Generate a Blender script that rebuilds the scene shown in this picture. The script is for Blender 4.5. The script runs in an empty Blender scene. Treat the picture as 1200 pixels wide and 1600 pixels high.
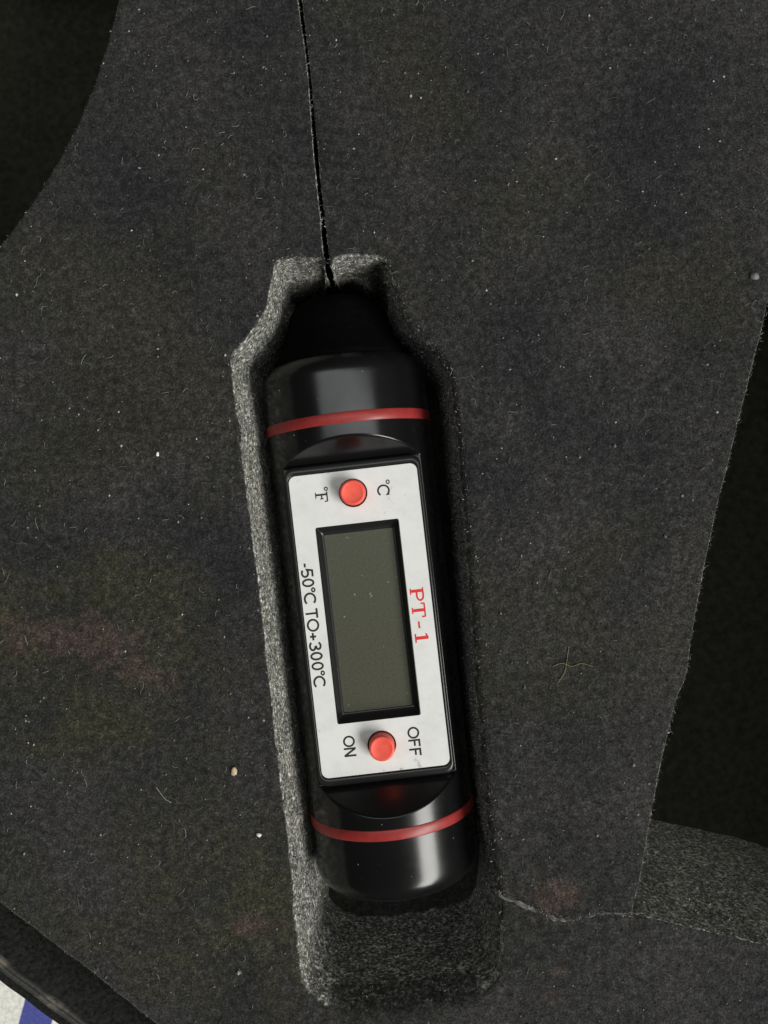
import bpy, bmesh, math, random
import numpy as np
from mathutils import Vector
from mathutils.geometry import delaunay_2d_cdt

random.seed(7)
rng = np.random.default_rng(7)
scene = bpy.context.scene
COL = scene.collection
MM = 0.001
D = 130.0                                    # camera height over the foam face, mm

# ------------------------------------------------------------------ camera
cam_d = bpy.data.cameras.new('camera')
cam = bpy.data.objects.new('camera', cam_d)
COL.objects.link(cam)
cam.location = (0, 0, D * MM)
cam_d.sensor_fit = 'VERTICAL'
cam_d.sensor_height = 36
cam_d.lens = 36 * D / 160.0                  # 160 mm of foam over the picture height
cam_d.clip_start = 0.005
cam_d.clip_end = 10
scene.camera = cam

# ------------------------------------------------------------------ world, lamps, exposure
world = bpy.data.worlds.new('World')
scene.world = world
world.use_nodes = True
bg = world.node_tree.nodes['Background']
bg.inputs[0].default_value = (1.0, 0.98, 0.94, 1)
bg.inputs[1].default_value = 0.035


def area(name, loc, sx, sy, radiance, colour):
    l = bpy.data.lights.new(name, 'AREA')
    l.shape = 'RECTANGLE'
    l.size = sx
    l.size_y = sy
    l.energy = radiance * math.pi * sx * sy
    l.color = colour
    o = bpy.data.objects.new(name, l)
    COL.objects.link(o)
    o.location = loc
    return o


area('ceiling_light', (0.05, 0.18, 1.0), 1.55, 0.20, 3.4, (0.96, 1.0, 0.99))
win = area('window_light', (0.885, -0.74, 0.855), 0.50, 1.25, 14.0, (1.0, 0.99, 0.94))
win.rotation_euler = (0, math.radians(46), 0)

scene.view_settings.view_transform = 'Standard'
scene.view_settings.look = 'None'
scene.view_settings.exposure = 0.18
scene.view_settings.gamma = 1.0
scene.view_settings.use_curve_mapping = False


# ------------------------------------------------------------------ helpers
def PX(x, y, z=0.0):
    """photograph pixel at height z (mm) -> world mm"""
    k = 0.1 * (D - z) / D
    return ((x - 600) * k, (800 - y) * k)


def mesh_obj(name, verts, faces, mat, parent=None, smooth=True):
    me = bpy.data.meshes.new(name)
    v = np.asarray(verts, dtype=float) * MM
    me.from_pydata(v.tolist(), [], faces)
    me.update()
    if smooth:
        me.polygons.foreach_set('use_smooth', [True] * len(me.polygons))
    for m in (mat if isinstance(mat, (list, tuple)) else [mat]):
        me.materials.append(m)
    o = bpy.data.objects.new(name, me)
    COL.objects.link(o)
    if parent:
        o.parent = parent
    return o


def tag(o, label=None, cat=None, group=None, kind=None):
    if label: o['label'] = label
    if cat: o['category'] = cat
    if group: o['group'] = group
    if kind: o['kind'] = kind
    return o


def empty(name, loc, rz=0):
    o = bpy.data.objects.new(name, None)
    COL.objects.link(o)
    o.empty_display_size = 0.01
    o.location = [c * MM for c in loc]
    o.rotation_euler = (0, 0, rz)
    return o


_waves = {}
def wnoise(p, scale, seed=0, n=14):
    """smooth pseudo noise in about -1..1 from summed sines, p (N,3) mm, scale = feature size mm"""
    key = (seed, n)
    if key not in _waves:
        r = np.random.default_rng(seed + 100)
        d = r.normal(size=(n, 3)); d /= np.linalg.norm(d, axis=1)[:, None]
        _waves[key] = (d * r.uniform(0.6, 1.7, (n, 1)), r.uniform(0, 6.28, n))
    d, ph = _waves[key]
    return np.sin(np.asarray(p) @ d.T * (2 * math.pi / (scale * 2)) + ph).sum(1) / math.sqrt(n) * 0.8


class NT:
    def __init__(self, name):
        self.m = bpy.data.materials.new(name)
        self.m.use_nodes = True
        self.t = self.m.node_tree
        self.b = self.t.nodes['Principled BSDF']

    def n(self, kind, **kw):
        nd = self.t.nodes.new(kind)
        for k, v in kw.items():
            if hasattr(nd, k) and k not in nd.inputs:
                setattr(nd, k, v)
            else:
                nd.inputs[k].default_value = v
        return nd

    def l(self, a, b):
        self.t.links.new(a, b)

    def set(self, **kw):
        for k, v in kw.items():
            self.b.inputs[k.replace('_', ' ')].default_value = v
        return self

    def coord(self):
        return self.n('ShaderNodeTexCoord').outputs['Object']

    def noise(self, co, scale, detail=2.0, rough=0.55):
        nd = self.n('ShaderNodeTexNoise')
        nd.inputs['Scale'].default_value = scale
        nd.inputs['Detail'].default_value = detail
        nd.inputs['Roughness'].default_value = rough
        self.l(co, nd.inputs['Vector'])
        return nd.outputs['Fac']

    def ramp(self, fac, stops):
        nd = self.n('ShaderNodeValToRGB')
        e = nd.color_ramp.elements
        while len(e) < len(stops):
            e.new(0.5)
        for i, (p, c) in enumerate(stops):
            e[i].position = p
            e[i].color = (c, c, c, 1) if not isinstance(c, tuple) else (*c, 1)
        self.l(fac, nd.inputs['Fac'])
        return nd.outputs['Color']

    def mix(self, fac, a, b, blend='MIX'):
        nd = self.n('ShaderNodeMix', data_type='RGBA', blend_type=blend)
        for sock, v in ((nd.inputs[0], fac), (nd.inputs[6], a), (nd.inputs[7], b)):
            if isinstance(v, (int, float)):
                sock.default_value = v
            elif isinstance(v, tuple):
                sock.default_value = (*v, 1)
            else:
                self.l(v, sock)
        return nd.outputs[2]

    def math(self, op, a, b=0.0):
        nd = self.n('ShaderNodeMath', operation=op)
        for s, v in ((nd.inputs[0], a), (nd.inputs[1], b)):
            if isinstance(v, (int, float)):
                s.default_value = v
            else:
                self.l(v, s)
        return nd.outputs[0]

    def bump(self, height, strength, dist_mm):
        nd = self.n('ShaderNodeBump')
        nd.inputs['Strength'].default_value = strength
        nd.inputs['Distance'].default_value = dist_mm * MM
        self.l(height, nd.inputs['Height'])
        self.l(nd.outputs['Normal'], self.b.inputs['Normal'])


def blob(t, co, cx, cy, rx, ry, warp):
    """soft irregular stain mask round (cx,cy) mm; warp = noise socket"""
    mp = t.n('ShaderNodeMapping')
    mp.inputs['Location'].default_value = (-cx / rx, -cy / ry, 0)
    mp.inputs['Scale'].default_value = (1000 / rx, 1000 / ry, 0)
    t.l(co, mp.inputs['Vector'])
    ln = t.n('ShaderNodeVectorMath', operation='LENGTH')
    t.l(mp.outputs[0], ln.inputs[0])
    d = t.math('ADD', ln.outputs['Value'], t.math('MULTIPLY', t.math('SUBTRACT', warp, 0.5), 4.0))
    return t.ramp(d, [(0.55, 1.0), (1.0, 0.0)])


# ------------------------------------------------------------------ materials
def mat_foam_face(name, amp=1.0, cut=True):
    t = NT(name)
    co = t.coord()
    fine = t.noise(co, 3000, 2, 0.6)
    mid = t.noise(co, 800, 3, 0.6)
    big = t.noise(co, 55, 4, 0.6)
    huge = t.noise(co, 22, 3, 0.55)
    tone = t.math('ADD', t.math('MULTIPLY', big, 0.6), t.math('MULTIPLY', t.noise(co, 30, 5, 0.6), 0.4))
    base = t.mix(t.ramp(tone, [(0.36, 0.0), (0.64, 1.0)]), (0.0150, 0.0150, 0.0166), (0.0315, 0.0306, 0.0295))
    # olive cast in worn areas, mostly left and bottom
    olive = t.ramp(huge, [(0.50, 0.0), (0.60, 1.0)])
    left = t.math('ADD', blob(t, co, -46, -24, 26, 18, huge), blob(t, co, -20, -62, 45, 22, big))
    left = t.math('MINIMUM', left, 1.0)
    om = t.math('MAXIMUM', t.math('MULTIPLY', olive, 0.4), t.math('MULTIPLY', left, t.ramp(big, [(0.36, 0.1), (0.58, 0.85)])))
    base = t.mix(om, base, (0.0300, 0.0290, 0.0170))
    bw = t.noise(co, 150, 4, 0.65)
    br = t.math('MAXIMUM', blob(t, co, -49, -19.8, 13, 4.2, bw), blob(t, co, -36, -25.4, 5, 2.4, bw))
    br = t.math('MAXIMUM', br, blob(t, co, 25.8, -59.0, 6.6, 3.2, bw))
    br = t.math('MAXIMUM', br, blob(t, co, -20, -64.5, 4, 2.2, bw))
    br = t.math('MAXIMUM', br, t.math('MULTIPLY', blob(t, co, 27.5, -71.5, 2.2, 1.2, bw), 0.7))
    br = t.math('MAXIMUM', br, t.math('MULTIPLY', blob(t, co, 26.5, -76, 1.6, 1.4, bw), 0.6))
    base = t.mix(t.math('MULTIPLY', br, 0.72), base, (0.050, 0.036, 0.030))
    base = t.mix(1.0, base, t.ramp(mid, [(0.32, 0.60), (0.50, 1.0), (0.72, 1.65)]), 'MULTIPLY')
    base = t.mix(1.0, base, t.ramp(fine, [(0.30, 0.6), (0.52, 1.0), (0.70, 1.9)]), 'MULTIPLY')
    h = t.math('ADD', t.math('MULTIPLY', fine, 0.6), mid)
    if cut:
        # open cells where the foam is cut or rubbed through
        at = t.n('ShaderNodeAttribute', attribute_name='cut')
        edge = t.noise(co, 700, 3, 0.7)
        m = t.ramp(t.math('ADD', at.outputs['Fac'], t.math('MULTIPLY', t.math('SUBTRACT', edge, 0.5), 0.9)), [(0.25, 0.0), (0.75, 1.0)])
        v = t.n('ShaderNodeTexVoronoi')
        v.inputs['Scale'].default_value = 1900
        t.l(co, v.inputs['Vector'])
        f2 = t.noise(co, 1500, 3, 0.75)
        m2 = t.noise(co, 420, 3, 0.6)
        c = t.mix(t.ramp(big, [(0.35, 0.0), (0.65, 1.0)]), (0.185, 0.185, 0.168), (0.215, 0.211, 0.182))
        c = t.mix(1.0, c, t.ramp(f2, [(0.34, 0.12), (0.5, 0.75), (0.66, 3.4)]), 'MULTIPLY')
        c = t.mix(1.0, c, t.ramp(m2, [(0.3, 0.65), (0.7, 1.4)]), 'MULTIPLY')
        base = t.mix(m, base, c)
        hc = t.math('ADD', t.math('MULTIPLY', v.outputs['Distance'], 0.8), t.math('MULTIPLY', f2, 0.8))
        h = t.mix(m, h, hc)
        t.l(t.ramp(m, [(0.0, 0.9), (1.0, 0.45)]), t.b.inputs['Roughness'])
        t.l(t.ramp(m, [(0.0, 0.12), (1.0, 0.4)]), t.b.inputs['Specular IOR Level'])
    else:
        t.set(Roughness=0.9)
        t.b.inputs['Specular IOR Level'].default_value = 0.12
    t.l(base, t.b.inputs['Base Color'])
    t.b.inputs['Sheen Weight'].default_value = 0.10
    t.b.inputs['Sheen Roughness'].default_value = 0.45
    t.bump(h, 0.8, 0.34 * amp)
    return t.m


def mat_fibre(name, lo, hi, tint=(1, 1, 1), rough=0.8):
    t = NT(name)
    a = t.n('ShaderNodeAttribute', attribute_name='shade')
    c = t.mix(a.outputs['Fac'], tuple(lo * x for x in tint), tuple(hi * x for x in tint))
    t.l(c, t.b.inputs['Base Color'])
    t.set(Roughness=rough)
    t.b.inputs['Specular IOR Level'].default_value = 0.2
    return t.m


def mat_plain(name, col, rough=0.4, spec=0.5, grain=0.0, grain_scale=900, bump=0.0):
    t = NT(name)
    co = t.coord()
    n = t.noise(co, grain_scale, 4, 0.6)
    c = t.mix(1.0, col, t.ramp(n, [(0.3, 1 - grain), (0.7, 1 + grain)]), 'MULTIPLY')
    t.l(c, t.b.inputs['Base Color'])
    r = t.ramp(t.noise(co, 180, 4, 0.65), [(0.3, max(rough * 0.8, 0.02)), (0.7, rough * 1.2)])
    t.l(r, t.b.inputs['Roughness'])
    t.b.inputs['Specular IOR Level'].default_value = spec
    if bump:
        t.bump(n, 0.5, bump)
    return t.m


def mat_black_plastic(name, base=0.008, rough=0.2, spec=0.5):
    t = NT(name)
    co = t.coord()
    dust = t.ramp(t.noise(co, 1500, 2, 0.5), [(0.70, 0.0), (0.78, 1.0)])
    haze_ = t.ramp(t.noise(co, 120, 5, 0.7), [(0.35, 0.0), (0.75, 1.0)])
    c = t.mix(t.math('MULTIPLY', dust, 0.35), (base, base, base * 1.05), (0.05, 0.05, 0.048))
    t.l(c, t.b.inputs['Base Color'])
    r = t.math('ADD', rough, t.math('MULTIPLY', haze_, 0.07))
    t.l(r, t.b.inputs['Roughness'])
    t.b.inputs['Specular IOR Level'].default_value = spec
    t.bump(t.noise(co, 700, 2, 0.5), 0.12, 0.02)
    return t.m


def mat_label():
    t = NT('white_label_film')
    co = t.coord()
    speck = t.ramp(t.noise(co, 620, 3, 0.7), [(0.63, 0.0), (0.71, 1.0)])
    side = t.noise(co, 130, 3, 0.6)
    grime = t.ramp(t.noise(co, 240, 5, 0.75), [(0.42, 0.0), (0.80, 1.0)])
    c = t.mix(t.math('MULTIPLY', grime, 0.42), (0.65, 0.65, 0.64), (0.43, 0.43, 0.41))
    c = t.mix(t.math('MULTIPLY', speck, t.ramp(side, [(0.45, 0.0), (0.65, 0.6)])), c, (0.22, 0.22, 0.20))
    t.l(c, t.b.inputs['Base Color'])
    t.set(Roughness=0.42, Metallic=0.0)
    t.b.inputs['Specular IOR Level'].default_value = 0.45
    t.bump(t.noise(co, 2500, 2, 0.5), 0.15, 0.03)
    return t.m


def mat_lcd():
    t = NT('unlit_lcd_glass')
    co = t.coord()
    n = t.noise(co, 2600, 2, 0.6)
    dust = t.ramp(t.noise(co, 900, 2, 0.5), [(0.73, 0.0), (0.77, 1.0)])
    c = t.mix(t.ramp(n, [(0.3, 0.0), (0.7, 1.0)]), (0.044, 0.045, 0.029), (0.062, 0.063, 0.041))
    c = t.mix(t.math('MULTIPLY', dust, 0.5), c, (0.3, 0.3, 0.26))
    t.l(c, t.b.inputs['Base Color'])
    t.set(Roughness=0.40)
    t.b.inputs['Specular IOR Level'].default_value = 0.4
    return t.m


M_face = mat_foam_face('charcoal_foam_face')
M_nap = mat_fibre('foam_nap', 0.012, 0.12, (1, 0.99, 0.97))
M_pale = mat_fibre('pale_frayed_fibre', 0.10, 0.34, (1, 0.98, 0.88))
M_lint = mat_fibre('lint_fibre', 0.05, 0.42, (1, 1, 0.95))
M_black = mat_black_plastic('black_glossy_plastic', 0.0050, 0.19, 0.42)
M_bezel = mat_black_plastic('black_bezel_plastic', 0.009, 0.28)
M_red = mat_plain('red_ring_plastic', (0.25, 0.024, 0.022), 0.40, 0.4, 0.12)
M_button = mat_plain('red_button_rubber', (0.76, 0.090, 0.058), 0.46, 0.4, 0.16, 500, 0.05)
M_label = mat_label()
M_ink = mat_plain('black_ink', (0.018, 0.018, 0.017), 0.5, 0.3, 0.3, 3000)
M_redink = mat_plain('red_ink', (0.60, 0.025, 0.025), 0.5, 0.3, 0.2, 3000)
M_lcd = mat_lcd()


# ------------------------------------------------------------------ foam insert
def catmull(pts, closed=True, step=0.5):
    """pts rows (x, y, attrs...) -> dense resampled rows"""
    P = np.asarray(pts, float)
    n = len(P)
    out = []
    rngi = range(n) if closed else range(n - 1)
    for i in rngi:
        if closed:
            p0, p1, p2, p3 = P[(i - 1) % n], P[i], P[(i + 1) % n], P[(i + 2) % n]
        else:
            p0, p1, p2, p3 = P[max(i - 1, 0)], P[i], P[i + 1], P[min(i + 2, n - 1)]
        L = np.linalg.norm((p2 - p1)[:2])
        k = max(1, int(round(L / step)))
        # tension keeps the corners of the cut
        m1 = (p2 - p0) * 0.5
        m2 = (p3 - p1) * 0.5
        l1 = np.linalg.norm(m1[:2]) + 1e-9
        l2 = np.linalg.norm(m2[:2]) + 1e-9
        m1 = m1 * min(1.0, L / l1) * 0.8
        m2 = m2 * min(1.0, L / l2) * 0.8
        for j in range(k):
            s = j / k
            h = ((2*s**3 - 3*s**2 + 1) * p1[:2] + (s**3 - 2*s**2 + s) * m1[:2] +
                 (-2*s**3 + 3*s**2) * p2[:2] + (s**3 - s**2) * m2[:2])
            a = p1[2:] * (1 - s) + p2[2:] * s
            out.append(np.concatenate([h, a]))
    if not closed:
        out.append(P[-1])
    return np.array(out)


def normals2d(C, closed=True):
    """normals pointing to the left of travel"""
    if closed:
        t = np.roll(C[:, :2], -1, 0) - np.roll(C[:, :2], 1, 0)
    else:
        t = np.gradient(C[:, :2], axis=0)
    t /= np.linalg.norm(t, axis=1)[:, None] + 1e-12
    return np.stack([-t[:, 1], t[:, 0]], 1)


def area2(C):
    x, y = C[:, 0], C[:, 1]
    return 0.5 * np.sum(x * np.roll(y, -1) - np.roll(x, -1) * y)


def inside(poly, p):
    x, y = p[:, 0], p[:, 1]
    res = np.zeros(len(p), bool)
    px, py = poly[:, 0], poly[:, 1]
    qx, qy = np.roll(px, -1), np.roll(py, -1)
    for a, b, c, d in zip(px, py, qx, qy):
        if b == d:
            continue
        m = ((b > y) != (d > y)) & (x < (c - a) * (y - b) / (d - b) + a)
        res ^= m
    return res


# the tear across the strip right of the pocket
TEAR = np.array([PX(x, y) for x, y in [(778, 1392), (792, 1402), (806, 1407), (822, 1415), (842, 1421), (868, 1431),
                 (895, 1434), (918, 1428), (940, 1425), (962, 1424), (984, 1427)]])
TEAR = catmull(TEAR, False, 0.4)


def top_z(xy):
    """gentle unevenness of the face, and the small step at the tear"""
    p = np.column_stack([xy, np.zeros(len(xy))])
    z = 0.16 * wnoise(p, 16, 1) + 0.09 * wnoise(p, 5, 2) + 0.05 * wnoise(p, 1.8, 3)
    xs, ys = xy[:, 0], xy[:, 1]
    yt = np.interp(xs, TEAR[:, 0], TEAR[:, 1])
    d = ys - yt
    inx = np.clip((xs - TEAR[0, 0] + 2) / 2, 0, 1) * np.clip((TEAR[-1, 0] + 3 - xs) / 2, 0, 1)
    up = np.clip(d / 0.35 + 0.5, 0, 1) * np.exp(-np.clip(d, 0, None) / 12)
    dn = np.clip(-d / 0.35 + 0.5, 0, 1) * np.exp(-np.clip(-d, 0, None) / 5)
    return z + inx * (0.75 * up - 0.55 * dn)


# cut-outs: (x px, y px, lip mm, inward draft mm)
SL = [(468.5, -120), (468, -40), (469, 0), (475, 50), (481.5, 100), (487, 160), (491, 210), (495, 255), (500, 305), (505, 350), (508.5, 385), (512, 418)]
HW = [2.4, 2.7, 3.4, 3.0, 2.2, 2.3, 2.9, 3.2, 3.6, 4.0, 4.4, 5.2]
left = [(x - h, y, 0.22, -1.6) for (x, y), h in zip(SL, HW)]
right = [(x + h, y, 0.22, -1.6) for (x, y), h in zip(SL, HW)]
pocket_px = []
pocket_px += [(439, 407, 0.5, 1.0), (431, 410, 0.5, 1.2), (428, 425, 0.5, 1.2), (425, 445, 0.5, 1.2), (419, 470, 0.5, 1.0),
              (408, 497, 0.5, 1.0), (388, 525, 0.5, 1.0), (364, 551, 0.5, 3.0), (361, 562, 0.5, 3.0), (365, 600, 0.5, 3.0),
              (375, 680, 0.5, 3.0), (387, 770, 0.5, 3.0), (399, 860, 0.5, 3.0), (410, 960, 0.5, 3.0), (421, 1060, 0.5, 3.0),
              (433, 1160, 0.5, 3.0), (444, 1260, 0.5, 3.0), (455, 1350, 0.6, 3.0), (464, 1440, 0.7, 3.0), (470, 1510, 0.8, 3.0),
              (476, 1535, 1.0, 2.4), (500, 1558, 1.6, 1.6), (535, 1572, 2.6, 1.0), (600, 1572, 3.0, 0.8), (680, 1561, 3.0, 0.8),
              (740, 1548, 2.2, 0.8), (768, 1533, 1.4, 1.0), (779, 1512, 0.8, 0.8), (784, 1470, 0.7, 0.4), (784, 1425, 0.7, 0.3),
              (776, 1380, 1.0, 0.2), (767, 1320, 1.4, 0.1), (757, 1230, 1.6, 0.0), (746, 1100, 1.7, 0.0), (735, 950, 1.7, 0.0),
              (724, 800, 1.6, 0.0), (714, 680, 1.4, 0.0), (705, 600, 1.2, 0.0), (700, 572, 1.0, 0.2), (680, 545, 1.0, 0.2),
              (652, 517, 1.0, 0.2), (630, 487, 1.0, 0.2), (619, 455, 0.9, 0.3), (609, 425, 0.8, 0.5), (602, 408, 0.8, 0.8),
              (594, 403, 0.9, 1.2), (560, 401, 1.2, 1.4), (535, 402, 1.0, 1.0), (522, 405, 0.6, 0.4)]
pocket_px += right[::-1] + left
pocket_px += [(503, 406, 0.6, 0.4), (490, 405, 1.0, 1.0), (462, 405, 0.9, 1.2)]
pocket = catmull([(*PX(a, b), c, d) for a, b, c, d in pocket_px], True, 0.5)

rc_px = [(1215, 400), (1200, 470), (1188, 520), (1176, 566), (1150, 672), (1120, 795), (1097, 905), (1080, 1000), (1073, 1050),
         (1068, 1068), (1059, 1086), (1049, 1125), (1036, 1180), (1021, 1255), (1008, 1325), (997, 1378), (986, 1420), (987, 1428), (1010, 1433),
         (1070, 1447), (1130, 1461), (1200, 1476), (1300, 1497), (1430, 1520), (1440, 1400), (1440, 900), (1440, 400), (1330, 340), (1240, 350)]
right_cut = catmull([(*PX(a, b), 0.22, 3.0 if b > 1425 and a > 990 else -0.3) for a, b in rc_px], True, 0.6)

arc = []
for k in range(60):
    a = math.radians(-12 + 0.9 * k)
    x, y = -713 + 920 * math.cos(a), -195 + 920 * math.sin(a)
    if y > 640 or y < -280:
        continue
    arc.append((*PX(x, y), 0.3, -0.4))
lc = arc + [(*PX(-290, 640), 0.3, 0), (*PX(-290, 200), 0.3, 0), (*PX(-290, -280), 0.3, 0)]
left_cut = catmull(lc, True, 0.6)

for nm in ('pocket', 'right_cut', 'left_cut'):      # all wound clockwise: left of travel = outward into the foam
    C = globals()[nm]
    if area2(C) > 0:
        C = C[::-1].copy()
    # slightly ragged knife cut
    p3 = np.column_stack([C[:, :2], np.zeros(len(C))])
    nn = normals2d(C)
    amp = np.where(C[:, 2:3] < 0.23, 0.05, 0.12) * (0.3 if nm != 'pocket' else 1.0)
    C[:, :2] += nn * (amp * (wnoise(p3, 2.2, 5) + 0.5 * wnoise(p3, 0.9, 6))[:, None])
    globals()[nm] = C

# outer foam edge, lower left
E0, E1 = np.array(PX(0, 1413)), np.array(PX(215, 1581))
ED = (E1 - E0) / np.linalg.norm(E1 - E0)
EN = np.array([ED[1], -ED[0]])
if EN[0] > 0: EN = -EN                               # outward (down-left)
edge_pts = [(*(E0 + ED * s + EN * 0.05 * math.sin(s * 0.23)), 0.9, -0.6) for s in np.arange(-98, 140, 0.7)]
edge_line = np.array(edge_pts)

V, F, FM, CUTA = [], [], [], []


def loft(C, depth, closed=True, out_sign=1.0, floor=False, nwall=26, floor_mat=1):
    """lip and wall below a cut contour; returns the index list of the topmost ring"""
    n = len(C)
    nn = normals2d(C, closed) * out_sign
    lip = C[:, 2:3]; dr = C[:, 3:4]
    ns = nn.copy()
    if closed:
        for sh in range(1, 16):
            ns += np.roll(nn, sh, 0) + np.roll(nn, -sh, 0)
        ns /= np.linalg.norm(ns, axis=1)[:, None] + 1e-9
        drs = sum(np.roll(dr, sh, 0) for sh in range(-12, 13)) / 25
        wide = C[:, 3:4] > 0.9
        ns = np.where(wide, ns, nn)
        dr = np.where(wide, drs, dr)
    rings = []
    for k in range(5):                               # rounded lip
        a = k / 4 * math.pi / 2
        rings.append((lip * (1 - math.sin(a)), lip * (1 - math.cos(a)), k < 2))
    for k in range(1, nwall + 1):
        s = k / nwall
        rings.append((-dr * s, lip + (depth - lip) * s, False))
    first = len(V)
    for ri, (off, dz, is_top) in enumerate(rings):
        xy = C[:, :2] + (nn if ri < 5 else ns) * off
        tz = top_z(C[:, :2] + nn * lip)
        z = tz * np.clip(1 - dz[:, 0] / 6.0, 0, 1) - dz[:, 0]
        p3 = np.column_stack([xy, z])
        if ri > 1:
            w = 0.10 * wnoise(p3, 2.0, 8) + 0.07 * wnoise(p3, 0.8, 9)
            w = w * np.where(np.abs(lip[:, 0]) < 0.23, 0.4, 1.0) * min(1, ri / 6)
            p3[:, :2] += nn * w[:, None]
        V.extend(p3.tolist())
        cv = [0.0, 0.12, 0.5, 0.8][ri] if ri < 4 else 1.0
        if floor and ri >= len(rings) - 2:           # shade at the wall foot put into the colour, fading into the floor
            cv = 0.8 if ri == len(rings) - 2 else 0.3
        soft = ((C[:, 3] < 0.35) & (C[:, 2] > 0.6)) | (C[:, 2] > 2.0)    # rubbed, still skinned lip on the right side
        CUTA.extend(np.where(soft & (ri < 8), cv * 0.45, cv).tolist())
    for r in range(len(rings) - 1):
        for i in range(n if closed else n - 1):
            j = (i + 1) % n
            a, b = first + r * n + i, first + r * n + j
            c, d = a + n, b + n
            F.append((b, a, c, d) if out_sign > 0 else (a, b, d, c))
            FM.append(0 if r < 3 else 1)
    last = first + (len(rings) - 1) * n
    if floor:
        fl = len(V)
        V.extend([list(V[last + i]) for i in range(n)])
        CUTA.extend([0.0] * n)                       # dark face colour on the floor paints in the pocket's deep shade
        F.append(tuple(range(fl, fl + n)))
        FM.append(floor_mat)
    return list(range(first, first + n))


POCKET_DEPTH = 27.72
BASE_Z = -42.0
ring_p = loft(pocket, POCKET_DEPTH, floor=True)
ring_r = loft(right_cut, -BASE_Z)
ring_l = loft(left_cut, -BASE_Z)
ring_e = loft(edge_line, -BASE_Z, closed=False, out_sign=1.0 if np.dot(normals2d(edge_line, False)[5], EN) < 0 else -1.0, nwall=10)

# the face, triangulated round the cut-outs
VA = np.array(V)
rect = [(-140, -150), (140, -150), (140, 150), (-140, 150)]
pts, cons, gidx = [], [], []
for ring, closed in ((ring_p, True), (ring_r, True), (ring_l, True), (ring_e, False)):
    s0 = len(pts)
    for i in ring:
        pts.append(Vector((V[i][0], V[i][1]))); gidx.append(i)
    m = len(ring)
    cons += [(s0 + i, s0 + (i + 1) % m) for i in range(m if closed else m - 1)]
s0 = len(pts)
for x, y in rect:
    pts.append(Vector((x, y))); gidx.append(-1)
cons += [(s0 + i, s0 + (i + 1) % 4) for i in range(4)]
poly_p = VA[ring_p][:, :2]; poly_r = VA[ring_r][:, :2]; poly_l = VA[ring_l][:, :2]
gx, gy = np.meshgrid(np.arange(-87, 90, 1.15), np.arange(-103, 104, 1.15))
g = np.column_stack([gx.ravel(), gy.ravel()])
g += rng.uniform(-0.35, 0.35, g.shape)
dense = np.concatenate([TEAR[:, :2] + np.array([0, o]) for o in (-0.9, -0.45, -0.18, 0.0, 0.18, 0.45, 0.9)])
dense += rng.normal(0, 0.05, dense.shape)
cx_, cy_ = np.meshgrid(np.arange(-138, 139, 5.0), np.arange(-148, 149, 5.0))
co_ = np.column_stack([cx_.ravel(), cy_.ravel()]) + rng.uniform(-1, 1, (cx_.size, 2))
co_ = co_[(np.abs(co_[:, 0]) > 90) | (np.abs(co_[:, 1]) > 106)]
g = np.concatenate([g, dense, co_])
es = (g - E0) @ EN
keep = (es < -1.2) & ~inside(poly_p, g) & ~inside(poly_r, g) & ~inside(poly_l, g)
g = g[keep]
allc = np.concatenate([poly_p, poly_r, poly_l])
kp = np.ones(len(g), bool)
for i in range(0, len(g), 2000):
    dmin = np.sqrt(((g[i:i+2000, None, :] - allc[None, :, :]) ** 2).sum(2)).min(1)
    kp[i:i+2000] = dmin > 0.25
g = g[kp]
for x, y in g:
    pts.append(Vector((x, y))); gidx.append(-1)
vo, eo, fo, orig, _, _ = delaunay_2d_cdt(pts, cons, [], 0, 1e-5)
vo = np.array([(v.x, v.y) for v in vo])
tri = np.array([f for f in fo if len(f) == 3])
cen = vo[tri].mean(1)
ok = ~inside(poly_p, cen) & ~inside(poly_r, cen) & ~inside(poly_l, cen) & ((cen - E0) @ EN < -0.85)
ok &= (np.abs(cen[:, 0]) < 140) & (np.abs(cen[:, 1]) < 150)
tri = tri[ok]
remap = {}
tz = top_z(vo)
for i in np.unique(tri):
    src = [gidx[k] for k in orig[i] if k < len(gidx) and gidx[k] >= 0]
    if src:
        remap[i] = src[0]
    else:
        remap[i] = len(V); V.append([vo[i, 0], vo[i, 1], tz[i]]); CUTA.append(0.0)
for a, b, c in tri:
    fa = (remap[a], remap[b], remap[c])
    if len(set(fa)) == 3:
        p, q, r = (V[k] for k in fa)
        if (q[0]-p[0])*(r[1]-p[1]) - (q[1]-p[1])*(r[0]-p[0]) < 0:
            fa = fa[::-1]
        F.append(fa); FM.append(0)
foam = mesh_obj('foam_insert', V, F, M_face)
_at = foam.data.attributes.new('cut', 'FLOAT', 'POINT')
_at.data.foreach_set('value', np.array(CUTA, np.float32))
tag(foam, 'charcoal grey foam insert with cut-out pockets around the black thermometer', 'foam insert')


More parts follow.
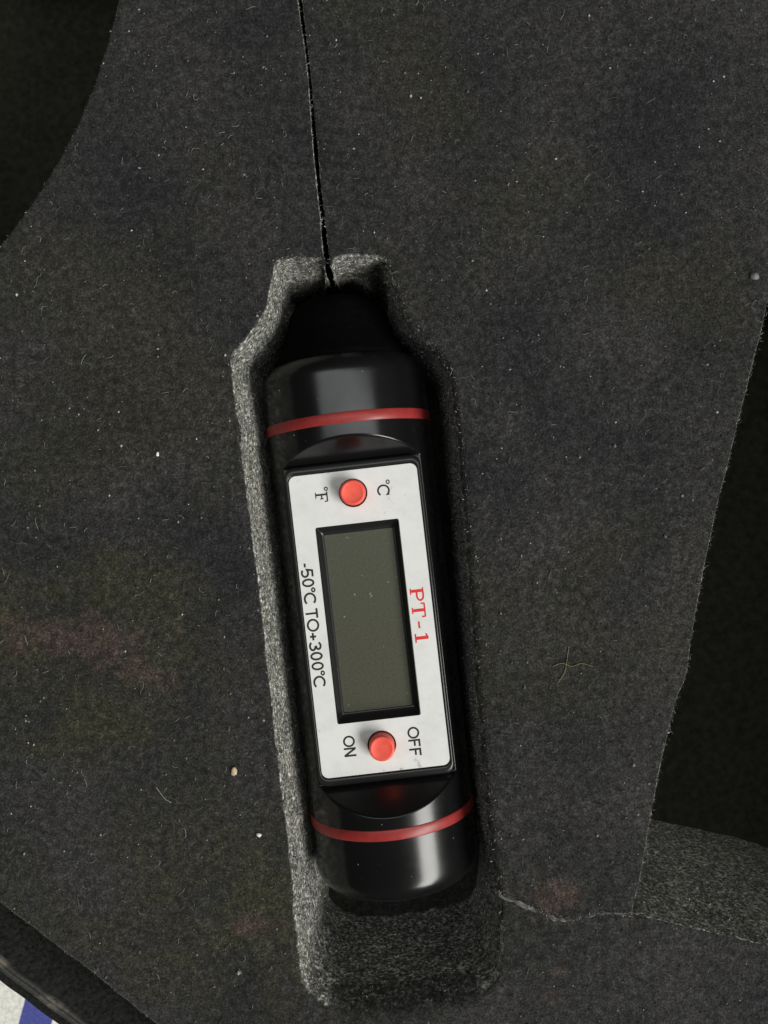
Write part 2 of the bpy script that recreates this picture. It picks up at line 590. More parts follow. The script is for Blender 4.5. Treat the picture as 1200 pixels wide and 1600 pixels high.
# ---- nap: short fibres and cell strands standing on the foam, real geometry
def scatter(n, want_mat, zmin):
    Va = np.array(V)
    T = []
    for f, m in zip(F, FM):
        if m != want_mat or len(f) > 4: continue
        T.append((f[0], f[1], f[2]))
        if len(f) == 4: T.append((f[0], f[2], f[3]))
    T = np.array(T)
    A, B, C = Va[T[:, 0]], Va[T[:, 1]], Va[T[:, 2]]
    cr = np.cross(B - A, C - A)
    ar = np.linalg.norm(cr, axis=1)
    cz = (A + B + C) / 3
    vis = (np.abs(cz[:, 0]) < 72) & (np.abs(cz[:, 1]) < 90) & (cz[:, 2] > zmin)
    w = ar * vis
    pick = rng.choice(len(T), n, p=w / w.sum())
    r1, r2 = np.sqrt(rng.random(n)), rng.random(n)
    P = A[pick] * (1 - r1)[:, None] + B[pick] * (r1 * (1 - r2))[:, None] + C[pick] * (r1 * r2)[:, None]
    N = cr[pick] / (ar[pick][:, None] + 1e-12)
    return P, N


def blades(name, P, N, length, width, mat, parent, tilt=0.9, shade_pow=2.0):
    n = len(P)
    d = N * rng.uniform(0.15, 1.0, (n, 1)) + tilt * rng.normal(size=(n, 3))
    d /= np.linalg.norm(d, axis=1)[:, None]
    flip = (d * N).sum(1) < 0.05
    d[flip] -= 2 * ((d * N).sum(1)[:, None] * N)[flip]
    s = np.cross(d, rng.normal(size=(n, 3)))
    s /= np.linalg.norm(s, axis=1)[:, None]
    L = length * rng.uniform(0.5, 1.5, (n, 1)); W = width * rng.uniform(0.6, 1.4, (n, 1))
    mid = P + d * L * 0.5 + rng.normal(size=(n, 3)) * 0.06 * L
    base = P - N * 0.03
    vs = np.concatenate([base + s * W / 2, base - s * W / 2, mid + s * W / 2.2, mid - s * W / 2.2, P + d * L + rng.normal(size=(n, 3)) * 0.1 * L])
    i = np.arange(n)
    tris = np.concatenate([np.column_stack([i, i + n, i + 2*n]), np.column_stack([i + n, i + 3*n, i + 2*n]), np.column_stack([i + 2*n, i + 3*n, i + 4*n])])
    me = bpy.data.meshes.new(name)
    me.vertices.add(len(vs)); me.vertices.foreach_set('co', (vs * MM).ravel())
    me.loops.add(tris.size); me.loops.foreach_set('vertex_index', tris.ravel().astype(np.int32))
    me.polygons.add(len(tris)); me.polygons.foreach_set('loop_start', (np.arange(len(tris)) * 3).astype(np.int32))
    me.update(calc_edges=True)
    at = me.attributes.new('shade', 'FLOAT', 'POINT')
    sh = rng.random(n) ** shade_pow
    at.data.foreach_set('value', np.tile(sh, 5).astype(np.float32))
    me.materials.append(mat)
    o = bpy.data.objects.new(name, me)
    COL.objects.link(o)
    if parent: o.parent = parent
    return o


P, N = scatter(120000, 0, -3)
nap = blades('surface_nap', P, N, 0.30, 0.065, M_nap, foam, shade_pow=5.5)
tag(nap, kind='stuff')
P, N = scatter(45000, 1, -24)
M_strand = mat_fibre('foam_cell_strand', 0.02, 0.62, (1, 1, 0.93), 0.35)
cells = blades('foam_cell_strands', P, N, 0.30, 0.14, M_strand, foam, shade_pow=5)
tag(cells, kind='stuff')


# frayed pale fibres along worn cut edges and the tear
def edge_fray(C, sel, per_mm, outn, spread, dz):
    idx = np.where(sel)[0]
    n = int(len(idx) * per_mm)
    k = rng.choice(idx, n)
    off = rng.normal(0, spread, (n, 1)) + C[k, 2:3] * 0.6
    xy = C[k, :2] + outn[k] * off + rng.normal(0, 0.2, (n, 2))
    z = top_z(xy) + dz
    return np.column_stack([xy, z])


frP = []
nn_r = normals2d(right_cut)
sel = (right_cut[:, 0] < 64) & (right_cut[:, 1] < 40) & (right_cut[:, 1] > -70)
frP.append(edge_fray(right_cut, sel, 7.0, nn_r, 0.05, -0.12))
nn_l = normals2d(left_cut)
frP.append(edge_fray(left_cut, (left_cut[:, 0] > -62), 0.35, nn_l, 0.1, -0.02))
nn_p = normals2d(pocket)
selp = (pocket[:, 2] < 0.23) & (pocket[:, 1] > 36) & (pocket[:, 1] < 85)
frP.append(edge_fray(pocket, selp, 0.6, nn_p, 0.12, -0.05))
selp = (pocket[:, 2] > 0.23) & (pocket[:, 1] > -72)
frP.append(edge_fray(pocket, selp, 1.6, nn_p, 0.25, -0.05))
NTEAR = 1100
k = rng.integers(0, len(TEAR), NTEAR)
xy = TEAR[k, :2] + rng.normal(0, 0.2, (NTEAR, 2)) + np.array([0, 0.05])
frP.append(np.column_stack([xy, top_z(xy) + 0.02]))
frP = np.concatenate(frP)
fray = blades('frayed_edge_fibres', frP, np.tile([0, 0, 1.0], (len(frP), 1)), 0.42, 0.07, M_pale, foam, tilt=1.6, shade_pow=1.6)
tag(fray, kind='stuff')


# torn skin curling up along the tear
tv_, tf_, ts_ = [], [], []
nT = len(TEAR)
p3 = np.column_stack([TEAR[:, :2], np.zeros(nT)])
wdt = np.clip(0.22 + 0.42 * wnoise(p3, 1.6, 21) + 0.25 * wnoise(p3, 0.5, 22), 0.015, 1.1)
wav = 0.24 * wnoise(p3, 1.1, 23)
for i in range(nT):
    for k, (fy, fz) in enumerate(((0.55, -0.03), (0.15, 0.10), (-0.25, 0.16), (-0.6, 0.02))):
        x, y = TEAR[i, 0], TEAR[i, 1] + wav[i] + fy * wdt[i] + 0.10
        z = float(top_z(np.array([[x, TEAR[i, 1] + 0.35]]))[0]) + fz + 0.03
        tv_.append((x + rng.normal(0, 0.03), y + rng.normal(0, 0.04), z + rng.normal(0, 0.04))); ts_.append(rng.random() ** 1.6)
for i in range(nT - 1):
    for k in range(3):
        a = i * 4 + k
        tf_.append((a, a + 1, a + 5, a + 4))
skin = mesh_obj('torn_skin', tv_, tf_, mat_fibre('torn_foam_skin', 0.03, 0.22, (1, 0.99, 0.93)), foam, smooth=False)
_a = skin.data.attributes.new('shade', 'FLOAT', 'POINT')
_a.data.foreach_set('value', np.array(ts_, np.float32))


# ---- loose lint: thin curled threads and specks lying on the face
def face_points(n):
    P, N = scatter(n, 0, -0.6)
    return P


lv, lf, ls = [], [], []
def thread(p, L, w, shade, curl, a=None):
    a = rng.uniform(0, 6.28) if a is None else a
    m = 6
    q = np.array(p, float); q[2] += w
    s0 = len(lv)
    for i in range(m + 1):
        t = np.array([math.cos(a), math.sin(a), 0])
        sd = np.array([-t[1], t[0], 0])
        ww = w * (1 if 0 < i < m else 0.4)
        h = 0.12 * math.sin(i / m * math.pi) + 0.05
        for o_ in (sd * ww * 0.5, np.array([0, 0, ww * 0.8]), -sd * ww * 0.5):
            lv.append((q + o_ + np.array([0, 0, h])).tolist()); ls.append(shade)
        q = q + t * L / m
        a += rng.normal(curl, abs(curl) * 0.7 + 0.15)
    for i in range(m):
        b = s0 + i * 3
        lf.append((b, b + 1, b + 4, b + 3)); lf.append((b + 1, b + 2, b + 5, b + 4))


for p in face_points(1500):
    thread(p, rng.gamma(3, 0.26) + 0.18, 0.055, rng.random() ** 2.0 * 0.8, rng.normal(0, 0.35))
dust_spots = [(-10.2, -38.6, 0.8), (-8.5, -31.0, 0.7), (-4.0, -36.0, 0.3), (3.5, -39.5, 0.4), (-6, 37.5, 0.4), (2.2, 39.8, 0.5), (6.5, 30.9, 0.3), (-1.5, 31.2, 0.5), (9.5, 36.0, 0.3)]
for p in face_points(1200):                          # specks
    s0 = len(lv); r = rng.gamma(3.0, 0.032) + 0.035
    sh = rng.random() ** 1.7
    p = np.array(p) + [0, 0, r * 0.4 + 0.04]
    for d in ((1, 0, 0), (0, 1, 0), (-1, 0, 0), (0, -1, 0), (0, 0, 1)):
        lv.append((p + np.array(d) * r * rng.uniform(0.6, 1.3)).tolist()); ls.append(sh)
    for q in range(4):
        lf.append((s0 + q, s0 + (q + 1) % 4, s0 + 4))
lint = mesh_obj('lint', lv, lf, M_lint, smooth=False)
at = lint.data.attributes.new('shade', 'FLOAT', 'POINT')
at.data.foreach_set('value', np.array(ls, np.float32))
tag(lint, 'fine pale lint and dust specks strewn over the charcoal foam', 'lint', kind='stuff')


# ------------------------------------------------------------------ carrying case round the foam
case = empty('carrying_case', (0, 0, BASE_Z - 2.5))
CZ = -(BASE_Z - 2.5)
tag(case, 'black fabric-lined case around the foam, its worn rim crossing the lower left corner', 'case')
M_shell = mat_plain('black_case_fabric', (0.0125, 0.0125, 0.0118), 0.9, 0.1, 0.75, 1500, 0.35)
tb = NT('worn_rim_binding')
_co = tb.coord()
_w = tb.ramp(tb.noise(_co, 110, 4, 0.65), [(0.46, 0.0), (0.58, 1.0)])
_c = tb.mix(_w, (0.026, 0.025, 0.023), (0.13, 0.115, 0.095))
_c = tb.mix(1.0, _c, tb.ramp(tb.noise(_co, 900, 3, 0.6), [(0.3, 0.6), (0.7, 1.35)]), 'MULTIPLY')
tb.l(_c, tb.b.inputs['Base Color']); tb.set(Roughness=0.7)
tb.bump(tb.noise(_co, 1400, 2, 0.6), 0.5, 0.15)


def strip(name, prof, mat, s_rng=(-105, 150), step=0.8):
    ss = np.arange(*s_rng, step)
    vs, fs = [], []
    m = len(prof)
    for s in ss:
        wob = 0.12 * math.sin(s * 0.21) + 0.06 * math.sin(s * 0.83 + 1)
        for o_, z in prof:
            q = E0 + ED * s + EN * (o_ + wob * (1 if 5 < o_ < 15 else 0))
            vs.append((q[0], q[1], z + CZ))
    for i in range(len(ss) - 1):
        for j in range(m - 1):
            a = i * m + j
            fs.append((a, a + 1, a + m + 1, a + m))
    return mesh_obj(name, vs, fs, mat, case)


strip('inner_lining', [(1.6, -41.9), (2.0, -24), (2.9, -14), (4.6, -8.2), (6.4, -5.2), (8.2, -4.2), (9.0, -3.9)], M_shell)
strip('rim_binding', [(8.8, -4.3), (8.85, -3.6), (9.0, -3.25), (9.25, -3.15), (9.45, -3.3), (9.52, -3.6)], tb.m)
strip('rim_binding', [(9.54, -3.6), (9.62, -3.3), (9.85, -3.15), (10.2, -3.25), (10.5, -3.5), (10.6, -3.9)], tb.m)
strip('outer_shell', [(10.4, -3.8), (11.2, -4.0), (13.0, -5.2), (14.4, -7.4), (15.2, -11), (15.5, -18), (15.6, -44.5)], M_shell)
bl = [E0 + ED * -105 + EN * 15.2, E0 + ED * 150 + EN * 15.2]
bpoly = [bl[0], bl[1], np.array([142, bl[1][1]]), np.array([142, 152]), np.array([bl[0][0], 152])]
bv = [(p[0], p[1], BASE_Z + CZ) for p in bpoly] + [(p[0], p[1], BASE_Z - 1.5 + CZ) for p in bpoly]
mb = len(bpoly)
bf = [tuple(range(mb)), tuple(range(2 * mb - 1, mb - 1, -1))] + [(i + mb, (i + 1) % mb + mb, (i + 1) % mb, i) for i in range(mb)]
M_base = mat_plain('black_case_floor', (0.024, 0.024, 0.018), 0.85, 0.1, 0.4, 700, 0.1)
base = mesh_obj('base_panel', bv, bf, M_base, case, smooth=False)

# ------------------------------------------------------------------ table cloth seen in the corner
tc = NT('blue_and_white_cloth')
_co = tc.coord()
_sx = tc.n('ShaderNodeSeparateXYZ'); tc.l(_co, _sx.inputs[0])
_u = tc.math('ADD', tc.math('ADD', _sx.outputs['X'], tc.math('MULTIPLY', _sx.outputs['Y'], -0.27)), 0.0476)
_st = tc.math('FRACT', tc.math('DIVIDE', _u, 0.022))
_m = tc.ramp(_st, [(0.0, 1.0), (0.30, 1.0), (0.315, 0.0), (0.985, 0.0), (1.0, 1.0)])
_wv = tc.noise(_co, 1300, 3, 0.6)
_c = tc.mix(_m, (0.66, 0.66, 0.60), (0.055, 0.065, 0.27))
_c = tc.mix(1.0, _c, tc.ramp(_wv, [(0.3, 0.8), (0.7, 1.15)]), 'MULTIPLY')
tc.l(_c, tc.b.inputs['Base Color']); tc.set(Roughness=0.85)
tc.bump(_wv, 0.5, 0.2)
tv, tf = [], []
nx, ny = 60, 60
for j in range(ny + 1):
    for i in range(nx + 1):
        x, y = -320 + 640 * i / nx, -320 + 640 * j / ny
        tv.append((x, y, BASE_Z - 2.9 + 0.15 * math.sin(x * 0.13 + y * 0.07) ))
for j in range(ny):
    for i in range(nx):
        a = j * (nx + 1) + i
        tf.append((a, a + 1, a + nx + 2, a + nx + 1))
cloth = mesh_obj('table_surface', tv, tf, tc.m)
tag(cloth, 'white table cloth with blue stripes under the case corner', kind='structure')

# ------------------------------------------------------------------ thermometer
R = 14.0
AX = R                                               # axis height over the thermometer's base
CUT = 8.2                                            # flat face height over the axis
TH = math.radians(6.5)
lx, ly = PX(577, 970, -4.5)
thermo = empty('thermometer', (lx, ly, -POCKET_DEPTH + 0.02), TH)
tag(thermo, 'black pen-style digital thermometer with red rings and white labelled display face', 'thermometer')
ZL = 9.2                                             # label face over the axis


def smin(a, b, k):
    h = np.clip(0.5 + 0.5 * (b - a) / k, 0, 1)
    return b * (1 - h) + a * h - k * h * (1 - h)


def revolve(name, prof, mat, seg=96, cut=None, k=0.35):
    """prof rows (v along the handle, radius); v counts from the display centre, positive towards the butt end"""
    prof = np.array(prof)
    phi = np.linspace(0, 2 * math.pi, seg, endpoint=False)
    vs, fs = [], []
    for v, r in prof:
        u = r * np.sin(phi); h = r * np.cos(phi)
        if cut is not None:
            h = smin(h, np.full_like(h, cut(v)), k)
            if abs(v) < 17:                          # hollow under the display window
                h = np.where((np.abs(u) < 7.7) & (h > 0), np.minimum(h, 6.8), h)
        vs += np.column_stack([u, np.full_like(u, -v), h + AX]).tolist()
    for i in range(len(prof) - 1):
        for j in range(seg):
            a, b = i * seg + j, i * seg + (j + 1) % seg
            fs.append((a, a + seg, b + seg, b))
    fs.append(tuple(range(seg)))
    n = (len(prof) - 1) * seg
    fs.append(tuple(range(n + seg - 1, n - 1, -1)))
    return mesh_obj(name, vs, fs, mat, thermo)


def cutf(v):
    a = abs(v)
    v0, v1 = 26.0, (29.7 if v < 0 else 30.2)
    if a >= v1 + 1.0:
        return 40.0
    flat = CUT
    slope = CUT + (a - v0) * (R - CUT) / (v1 - v0)
    m = max(slope - flat, 0)
    # soft fillet at the foot of the slope
    kk = 0.3
    h = max(0, min(1, 0.5 + 0.5 * (slope - flat) / kk))
    return flat * (1 - h) + slope * h + kk * h * (1 - h)


HL, RD = 44.8, 4.0
HT = 43.6
prof = []
for kq in range(13):
    a = kq / 12 * math.pi / 2
    prof.append((-HT + 3.6 * (1 - math.cos(a)), R - RD + RD * math.sin(a)))
prof = [(-HT, 4.0)] + prof
vals = np.concatenate([np.arange(-39.4, -30.6, 1.0), np.arange(-30.5, -25.5, 0.07), np.arange(-25, 25.2, 1.5),
                       np.arange(25.5, 30.6, 0.07), np.arange(31, 40.6, 1.0)])
prof += [(v, R) for v in vals]
for kq in range(13):
    a = (1 - kq / 12) * math.pi / 2
    prof.append((HL - RD * (1 - math.cos(a)), R - RD + RD * math.sin(a)))
prof.append((HL, 4.0))
handle = revolve('handle', prof, M_black, 420, cutf)

for v in (-32.6, 33.0):
    ring = revolve('red_ring', [(v - 0.86, R - 0.3), (v - 0.86, R + 0.02), (v - 0.74, R + 0.09), (v + 0.74, R + 0.09), (v + 0.86, R + 0.02), (v + 0.86, R - 0.3)], M_red, 160)
    # open the ends: a ring has no caps
    bm = bmesh.new(); bm.from_mesh(ring.data)
    bmesh.ops.delete(bm, geom=[f for f in bm.faces if len(f.verts) > 4], context='FACES')
    bm.to_mesh(ring.data); bm.free()
M_sheath = mat_plain('matt_black_rubber', (0.0022, 0.0022, 0.0022), 0.7, 0.02, 0.3)
revolve('neck', [(-42.6, 12.2), (-44.2, 11.4), (-47.0, 9.7), (-49.5, 8.8), (-52.0, 8.0), (-53.4, 7.0), (-54.2, 5.0), (-54.4, 1.0)], M_sheath, 64)
revolve('probe', [(-52.0, 0.95), (-118, 0.95), (-121, 0.9), (-122, 0.2)], M_sheath, 32)


def rrect(hw, hh, r, n=8, cx=0.0, cy=0.0):
    out = []
    for q, (sx, sy) in enumerate(((1, 1), (-1, 1), (-1, -1), (1, -1))):
        for i in range(n + 1):
            a = math.pi / 2 * (q + i / n)
            out.append((cx + sx * (hw - r) + r * math.cos(a), cy + sy * (hh - r) + r * math.sin(a)))
    return out


def loops(name, L, mat, parent, cap_last=False, cap_first=False):
    """L rows (hw, hh, r, z[, cx, cy]) -> lofted rounded rectangles"""
    vs, fs = [], []
    for row in L:
        hw, hh, r, z = row[:4]
        cx, cy = row[4:] if len(row) > 4 else (0, 0)
        q = rrect(hw, hh, r, 8, cx, cy)
        vs += [(x, y, z + AX) for x, y in q]
    m = len(q)
    for i in range(len(L) - 1):
        for j in range(m):
            a, b = i * m + j, i * m + (j + 1) % m
            fs.append((a, b, b + m, a + m))
    if cap_last: fs.append(tuple(range((len(L) - 1) * m, len(L) * m)))
    if cap_first: fs.append(tuple(range(m - 1, -1, -1)))
    return mesh_obj(name, vs, fs, mat, parent)


def sharp(o, deg=35):
    o.data.set_sharp_from_angle(angle=math.radians(deg))
    return o


LHW, LHH = 10.42, 24.55                              # label half size
WX, WY = -0.2, -0.08                                 # window centre
frame = sharp(loops('display_bezel', [
    (11.12, 26.1, 1.6, 7.9), (11.10, 26.05, 1.6, 8.75), (11.02, 25.9, 1.5, 9.12), (10.9, 25.65, 1.4, 9.3), (10.72, 25.2, 1.3, 9.4),
    (10.62, 24.85, 1.25, 9.38), (10.56, 24.70, 1.2, 9.28), (10.54, 24.68, 1.2, 8.85),
    (10.3, 24.3, 1.1, 8.84), (6.85, 16.0, 0.5, 8.84, WX, WY)], M_bezel, thermo), 50)

# window well and the glass at its bottom
well = sharp(loops('window_frame', [(6.80, 16.0, 0.35, 8.83, WX, WY), (6.80, 16.0, 0.35, 9.16, WX, WY), (6.70, 15.9, 0.3, 9.19, WX, WY), (6.62, 15.82, 0.3, 9.1, WX, WY),
                              (6.45, 15.6, 0.3, 8.5, WX, WY), (5.95, 14.95, 0.25, 7.75, WX, WY), (5.72, 14.7, 0.25, 7.7, WX, WY), (5.60, 14.55, 0.2, 7.5, WX, WY)], M_bezel, thermo), 40)
lcd = loops('lcd_screen', [(5.75, 14.7, 0.2, 7.45, WX, WY), (5.75, 14.7, 0.2, 7.55, WX, WY)], M_lcd, thermo, cap_last=True, cap_first=True)
sharp(lcd)


def curve_plate(name, outlines, z, thick, mat, parent):
    """flat plate with holes from closed outlines (mm)"""
    cu = bpy.data.curves.new(name, 'CURVE')
    cu.dimensions = '2D'; cu.fill_mode = 'BOTH'; cu.extrude = thick / 2
    for ol in outlines:
        sp = cu.splines.new('POLY'); sp.points.add(len(ol) - 1); sp.use_cyclic_u = True
        for p, (x, y) in zip(sp.points, ol): p.co = (x, y, 0, 1)
    t = bpy.data.objects.new('tmp', cu); COL.objects.link(t)
    bpy.context.view_layer.update()
    me = bpy.data.meshes.new_from_object(t.evaluated_get(bpy.context.evaluated_depsgraph_get()))
    bpy.data.objects.remove(t)
    bm = bmesh.new(); bm.from_mesh(me)
    for v in bm.verts:
        v.co = ((v.co.x) * MM, (v.co.y) * MM, (v.co.z + z + AX) * MM)
    bmesh.ops.recalc_face_normals(bm, faces=bm.faces[:])
    bm.to_mesh(me); bm.free()
    me.name = name
    me.materials.clear(); me.materials.append(mat)
    o = bpy.data.objects.new(name, me); COL.objects.link(o); o.parent = parent
    return o


def circ(cx, cy, r, n=40):
    return [(cx + r * math.cos(2 * math.pi * i / n), cy + r * math.sin(2 * math.pi * i / n)) for i in range(n)]


B1, B2 = (-0.25, 20.85), (-0.25, -20.15)             # button centres (x, y local)
label = curve_plate('label', [rrect(LHW, LHH, 1.15, 8), rrect(6.80, 16.0, 0.35, 6, WX, WY), circ(*B1, 2.32), circ(*B2, 2.32)], ZL - 0.06, 0.12, M_label, thermo)
label['label'] = 'white rectangular label with rounded corners and printed markings'

for cx, cy in (B1, B2):
    vs, fs = [], []
    rows = [(2.05, 8.86), (2.05, 11.25), (2.0, 11.45), (1.86, 11.58), (1.68, 11.60), (1.55, 11.56), (1.40, 11.50), (0.6, 11.48)]
    nseg = 48
    for r, z in rows:
        for i in range(nseg):
            a = 2 * math.pi * i / nseg
            vs.append((cx + r * math.cos(a), cy + r * math.sin(a), z + AX))
    for i in range(len(rows) - 1):
        for j in range(nseg):
            a, b = i * nseg + j, i * nseg + (j + 1) % nseg
            fs.append((a, b, b + nseg, a + nseg))
    fs.append(tuple(range((len(rows) - 1) * nseg, len(rows) * nseg)))
    mesh_obj('button', vs, fs, M_button, thermo)

# ---- lettering: strokes in units of the cap height, (points, width)
def ell(cx, cy, rx, ry, a0, a1, n=22):
    return [(cx + rx * math.cos(math.radians(a0 + (a1 - a0) * i / n)), cy + ry * math.sin(math.radians(a0 + (a1 - a0) * i / n))) for i in range(n + 1)]


W0 = 0.16
h2 = W0 / 2
SANS = {
    '-': ([([(0.05, 0.38), (0.30, 0.38)], W0)], 0.36),
    '5': ([([(0.57, 1 - h2), (0.17, 1 - h2), (0.10, 0.50)] + ell(0.31, 0.33, 0.24, 0.33 - h2, 128, -140, 18), W0)], 0.64),
    '0': ([(ell(0.31, 0.5, 0.26 - h2 + 0.03, 0.5 - h2, 90, 450, 30), W0)], 0.64),
    '3': ([(ell(0.30, 0.735, 0.21, 0.265 - h2, 165, -80, 14) + ell(0.30, 0.285, 0.25, 0.285 - h2 + 0.01, 78, -160, 16), W0)], 0.64),
    '°': ([(ell(0.15, 0.84, 0.12, 0.12, 90, 450, 16), W0 * 0.75)], 0.32),
    'C': ([(ell(0.40, 0.5, 0.36, 0.5 - h2, 42, 318, 26), W0)], 0.76),
    'O': ([(ell(0.41, 0.5, 0.355, 0.5 - h2, 90, 450, 34), W0)], 0.84),
    'T': ([([(0.0, 1 - h2), (0.62, 1 - h2)], W0), ([(0.31, 1 - W0), (0.31, 0)], W0)], 0.66),
    '+': ([([(0.06, 0.40), (0.54, 0.40)], W0), ([(0.30, 0.64), (0.30, 0.16)], W0)], 0.62),
    'N': ([([(0.10, 0), (0.10, 1)], W0), ([(0.11, 0.97), (0.61, 0.03)], W0), ([(0.62, 0), (0.62, 1)], W0)], 0.76),
    'F': ([([(0.10, 0), (0.10, 1)], W0), ([(0.15, 1 - h2), (0.56, 1 - h2)], W0), ([(0.15, 0.52), (0.50, 0.52)], W0)], 0.64),
    ' ': ([], 0.26),
}
SERIF = {
    'P': ([([(0.24, 0), (0.24, 1)], 0.17), ([(0.05, 0.03), (0.46, 0.03)], 0.07), ([(0.05, 0.97), (0.30, 0.97)], 0.07),
           ([(0.30, 0.96)] + ell(0.55, 0.72, 0.30, 0.24, 90, -90, 16) + [(0.30, 0.48)], 0.10)], 1.02),
    'T': ([([(0.46, 0), (0.46, 0.95)], 0.17), ([(0.26, 0.03), (0.66, 0.03)], 0.07), ([(0.02, 0.95), (0.90, 0.95)], 0.09),
           ([(0.05, 0.96), (0.03, 0.70)], 0.09), ([(0.87, 0.96), (0.89, 0.70)], 0.09)], 1.08),
    '-': ([([(0.08, 0.40), (0.52, 0.40)], 0.10)], 0.78),
    '1': ([([(0.36, 0.03), (0.36, 1)], 0.18), ([(0.08, 0.035), (0.64, 0.035)], 0.08), ([(0.10, 0.82), (0.34, 0.95)], 0.09)], 0.7),
    'F': ([([(0.30, 0), (0.30, 1)], 0.13), ([(0.10, 0.03), (0.55, 0.03)], 0.07), ([(0.10, 0.965), (0.84, 0.965)], 0.09), ([(0.83, 0.97), (0.85, 0.74)], 0.08),
           ([(0.34, 0.52), (0.62, 0.52)], 0.09), ([(0.62, 0.38), (0.62, 0.66)], 0.07)], 0.9),
    'C': ([(ell(0.46, 0.5, 0.37, 0.455, 40, 322, 24), 0.12), ([(0.76, 0.98), (0.775, 0.68)], 0.07)], 0.9),
    '°': ([(ell(0.02, 0.93, 0.125, 0.125, 90, 450, 16), 0.075)], 0.14),
}


def lettering(name, text, font, u0, v0, cap, track, mat, length=None, weight=1.0):
    """glyph tops point to +x, the line runs along -y (down the handle); u0 = baseline x, v0 = start, mm"""
    adv = sum(font[c][1] for c in text) * cap
    sx = 1.0 if length is None else length / adv
    vs, fs = [], []
    tx, layer = 0.0, 0
    for c in text:
        strokes, w = font[c]
        for pts_, wd in strokes:
            wd = wd * weight
            p = np.array(pts_, float) * cap
            p[:, 0] = p[:, 0] * sx + tx
            closed = np.linalg.norm(p[0] - p[-1]) < 1e-6
            if closed: p = p[:-1]
            n = len(p)
            tg = []
            for i in range(n):
                a = p[(i - 1) % n] if (closed or i > 0) else p[i]
                b = p[(i + 1) % n] if (closed or i < n - 1) else p[i]
                d1 = p[i] - a; d2 = b - p[i]
                if np.linalg.norm(d1) < 1e-9: d1 = d2
                if np.linalg.norm(d2) < 1e-9: d2 = d1
                d1 = d1 / np.linalg.norm(d1); d2 = d2 / np.linalg.norm(d2)
                t = d1 + d2; t /= np.linalg.norm(t) + 1e-9
                nrm = np.array([-t[1], t[0]])
                k = 1 / max(0.5, nrm @ np.array([-d1[1], d1[0]]))
                tg.append(nrm * k)
            s0 = len(vs)
            z = ZL + 0.012 + 0.003 * layer + AX
            layer = (layer + 1) % 6
            for q, nv in zip(p, tg):
                for s in (1, -1):
                    e = q + nv * s * wd * cap / 2
                    vs.append((u0 + e[1], -(v0 + e[0]), z))
            for i in range(n if closed else n - 1):
                a, b = s0 + 2 * i, s0 + 2 * ((i + 1) % n)
                fs.append((a, a + 1, b + 1, b))
        tx += w * cap * sx + track
    o = mesh_obj(name, vs, fs, mat, label, smooth=False)
    return o


K = 0.10346
o = lettering('lettering', '-50°C TO+300°C', SANS, -88 * K - 1.02, -101.5 * K, 2.02, 0.0, M_ink, length=197 * K)
o['label'] = 'black print reading -50°C TO+300°C along the left edge'
o = lettering('lettering', 'PT-1', SERIF, 78.5 * K - 1.05, -44.0 * K, 2.15, 0.0, M_redink, length=88 * K, weight=1.35)
o['label'] = 'red serif print reading PT-1 along the right edge'
o = lettering('lettering', '°C', SERIF, 45.3 * K - 1.0, -213 * K, 1.95, 0.0, M_ink, length=23 * K, weight=1.25)
o['label'] = 'black degree Celsius mark right of the upper button'
o = lettering('lettering', '°F', SERIF, -52 * K - 1.0, -213 * K, 1.95, 0.0, M_ink, length=21 * K, weight=1.25)
o['label'] = 'black degree Fahrenheit mark left of the upper button'
o = lettering('lettering', 'ON', SANS, -53 * K - 0.95, (192 - 17) * K, 1.92, 0.0, M_ink, length=34 * K)
o['label'] = 'black print reading ON left of the lower button'
o = lettering('lettering', 'OFF', SANS, 48.5 * K - 0.95, (196.5 - 24) * K, 1.92, 0.0, M_ink, length=47 * K)
o['label'] = 'black print reading OFF right of the lower button'


# ------------------------------------------------------------------ a few larger crumbs and threads one can point at
def crumb(x, y, r, col, lab, stretch=(1, 1, 0.7)):
    bm = bmesh.new()
    bmesh.ops.create_icosphere(bm, subdivisions=2, radius=1.0)
    p = np.array([v.co[:] for v in bm.verts])
    w = 1 + 0.28 * wnoise(p, 0.8, int(x))
    p = p * w[:, None] * np.array(stretch) * r
    fs = [tuple(v.index for v in f.verts) for f in bm.faces]
    bm.free()
    X, Y = PX(x, y)
    z = float(top_z(np.array([[X, Y]]))[0])
    m = mat_plain('crumb', col, 0.6, 0.3, 0.3, 2500)
    ob = mesh_obj('crumb', p, fs, m)
    ob.location = (X * MM, Y * MM, (z + r * 0.45) * MM)
    tag(ob, lab, 'crumb', 'crumbs on the foam')


crumb(247, 710, 0.34, (0.75, 0.74, 0.68), 'bright white crumb on the foam left of the upper display corner', (0.7, 1.3, 0.6))
crumb(366, 1205, 0.52, (0.46, 0.37, 0.24), 'tan crumb on the foam left of the lower button', (0.9, 1.2, 0.7))
crumb(405, 1304, 0.36, (0.62, 0.60, 0.54), 'pale crumb beside the pocket, level with the lower red ring', (1.1, 0.9, 0.6))
crumb(1177, 433, 0.6, (0.13, 0.13, 0.125), 'grey lint ball near the top end of the right-hand cut-out edge', (1.2, 0.9, 0.5))


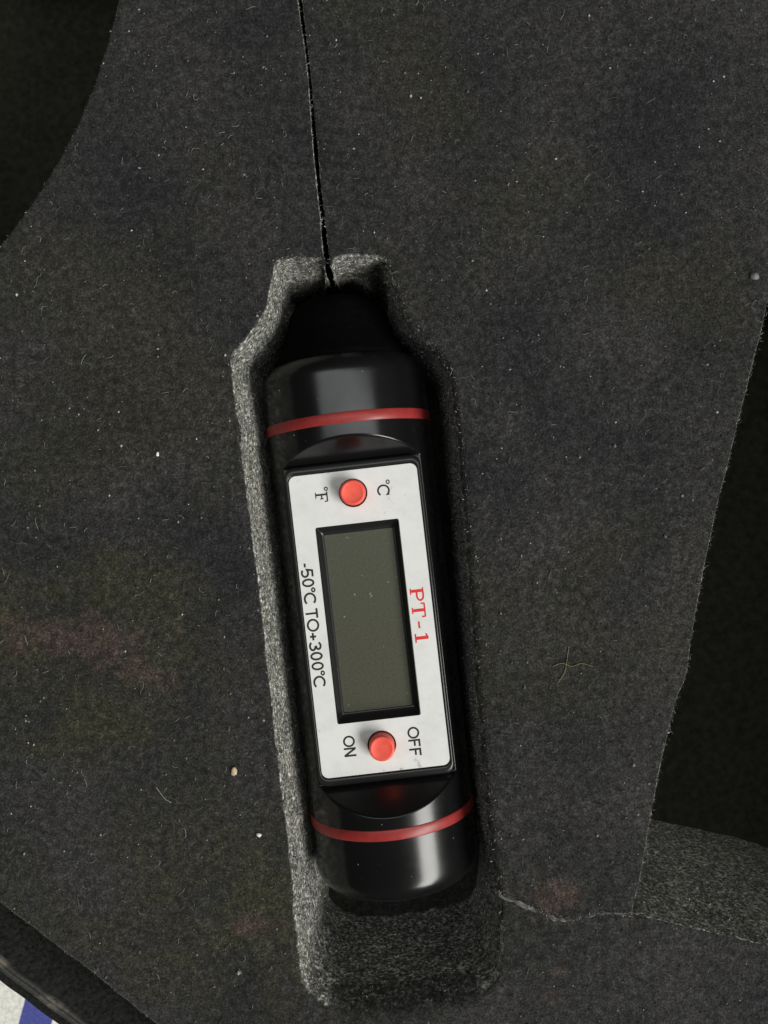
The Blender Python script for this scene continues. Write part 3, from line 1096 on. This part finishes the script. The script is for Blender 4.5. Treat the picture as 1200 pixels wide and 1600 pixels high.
def long_thread(name, lines, w, col, lab):
    vs, fs = [], []
    for li in lines:
        c = catmull([PX(x, y) for x, y in li], False, 0.25)
        z = top_z(c[:, :2]) + 0.14
        n = normals2d(c, False)
        s0 = len(vs)
        for (x, y), nv, zz in zip(c[:, :2], n, z):
            for a in range(5):
                t = 2 * math.pi * a / 5
                vs.append((x + nv[0] * w * math.cos(t), y + nv[1] * w * math.cos(t), zz + w * math.sin(t)))
        for i in range(len(c) - 1):
            for a in range(5):
                fs.append((s0 + i*5 + a, s0 + i*5 + (a+1) % 5, s0 + (i+1)*5 + (a+1) % 5, s0 + (i+1)*5 + a))
    ob = mesh_obj(name, vs, fs, mat_plain('thread', col, 0.7, 0.2, 0.3, 2500))
    tag(ob, lab, 'thread', 'threads on the foam')


long_thread('thread', [[(864, 1041), (878, 1036), (893, 1041), (908, 1036), (926, 1041)], [(888, 1010), (886, 1028), (882, 1050), (872, 1066)]], 0.055,
            (0.17, 0.16, 0.085), 'olive crossed thread on the foam strip right of the display')
long_thread('thread', [[(244, 1230), (250, 1238), (258, 1248), (268, 1254)]], 0.06, (0.24, 0.23, 0.19), 'short curved pale thread on the foam left of the tan crumb')


# dust specks on the black handle
dv, df, ds = [], [], []
for u, v, sh in dust_spots:
    r = 0.11
    h = math.sqrt(R * R - u * u)
    n = Vector((u / R, 0, h / R))
    c = Vector((u, -v, h + AX))
    t1 = Vector((0, 1, 0)); t2 = n.cross(t1)
    s0 = len(dv)
    for d in (t1, t2, -t1, -t2, n * 0.8):
        dv.append((c + d * r * random.uniform(0.6, 1.4))[:]); ds.append(sh)
    for q in range(4):
        df.append((s0 + q, s0 + (q + 1) % 4, s0 + 4))
dust = mesh_obj('dust', dv, df, M_lint, smooth=False)
dust.location = thermo.location; dust.rotation_euler = thermo.rotation_euler
_a = dust.data.attributes.new('shade', 'FLOAT', 'POINT')
_a.data.foreach_set('value', np.array(ds, np.float32))
tag(dust, 'tiny pale dust specks on the black thermometer handle', 'dust', kind='stuff')
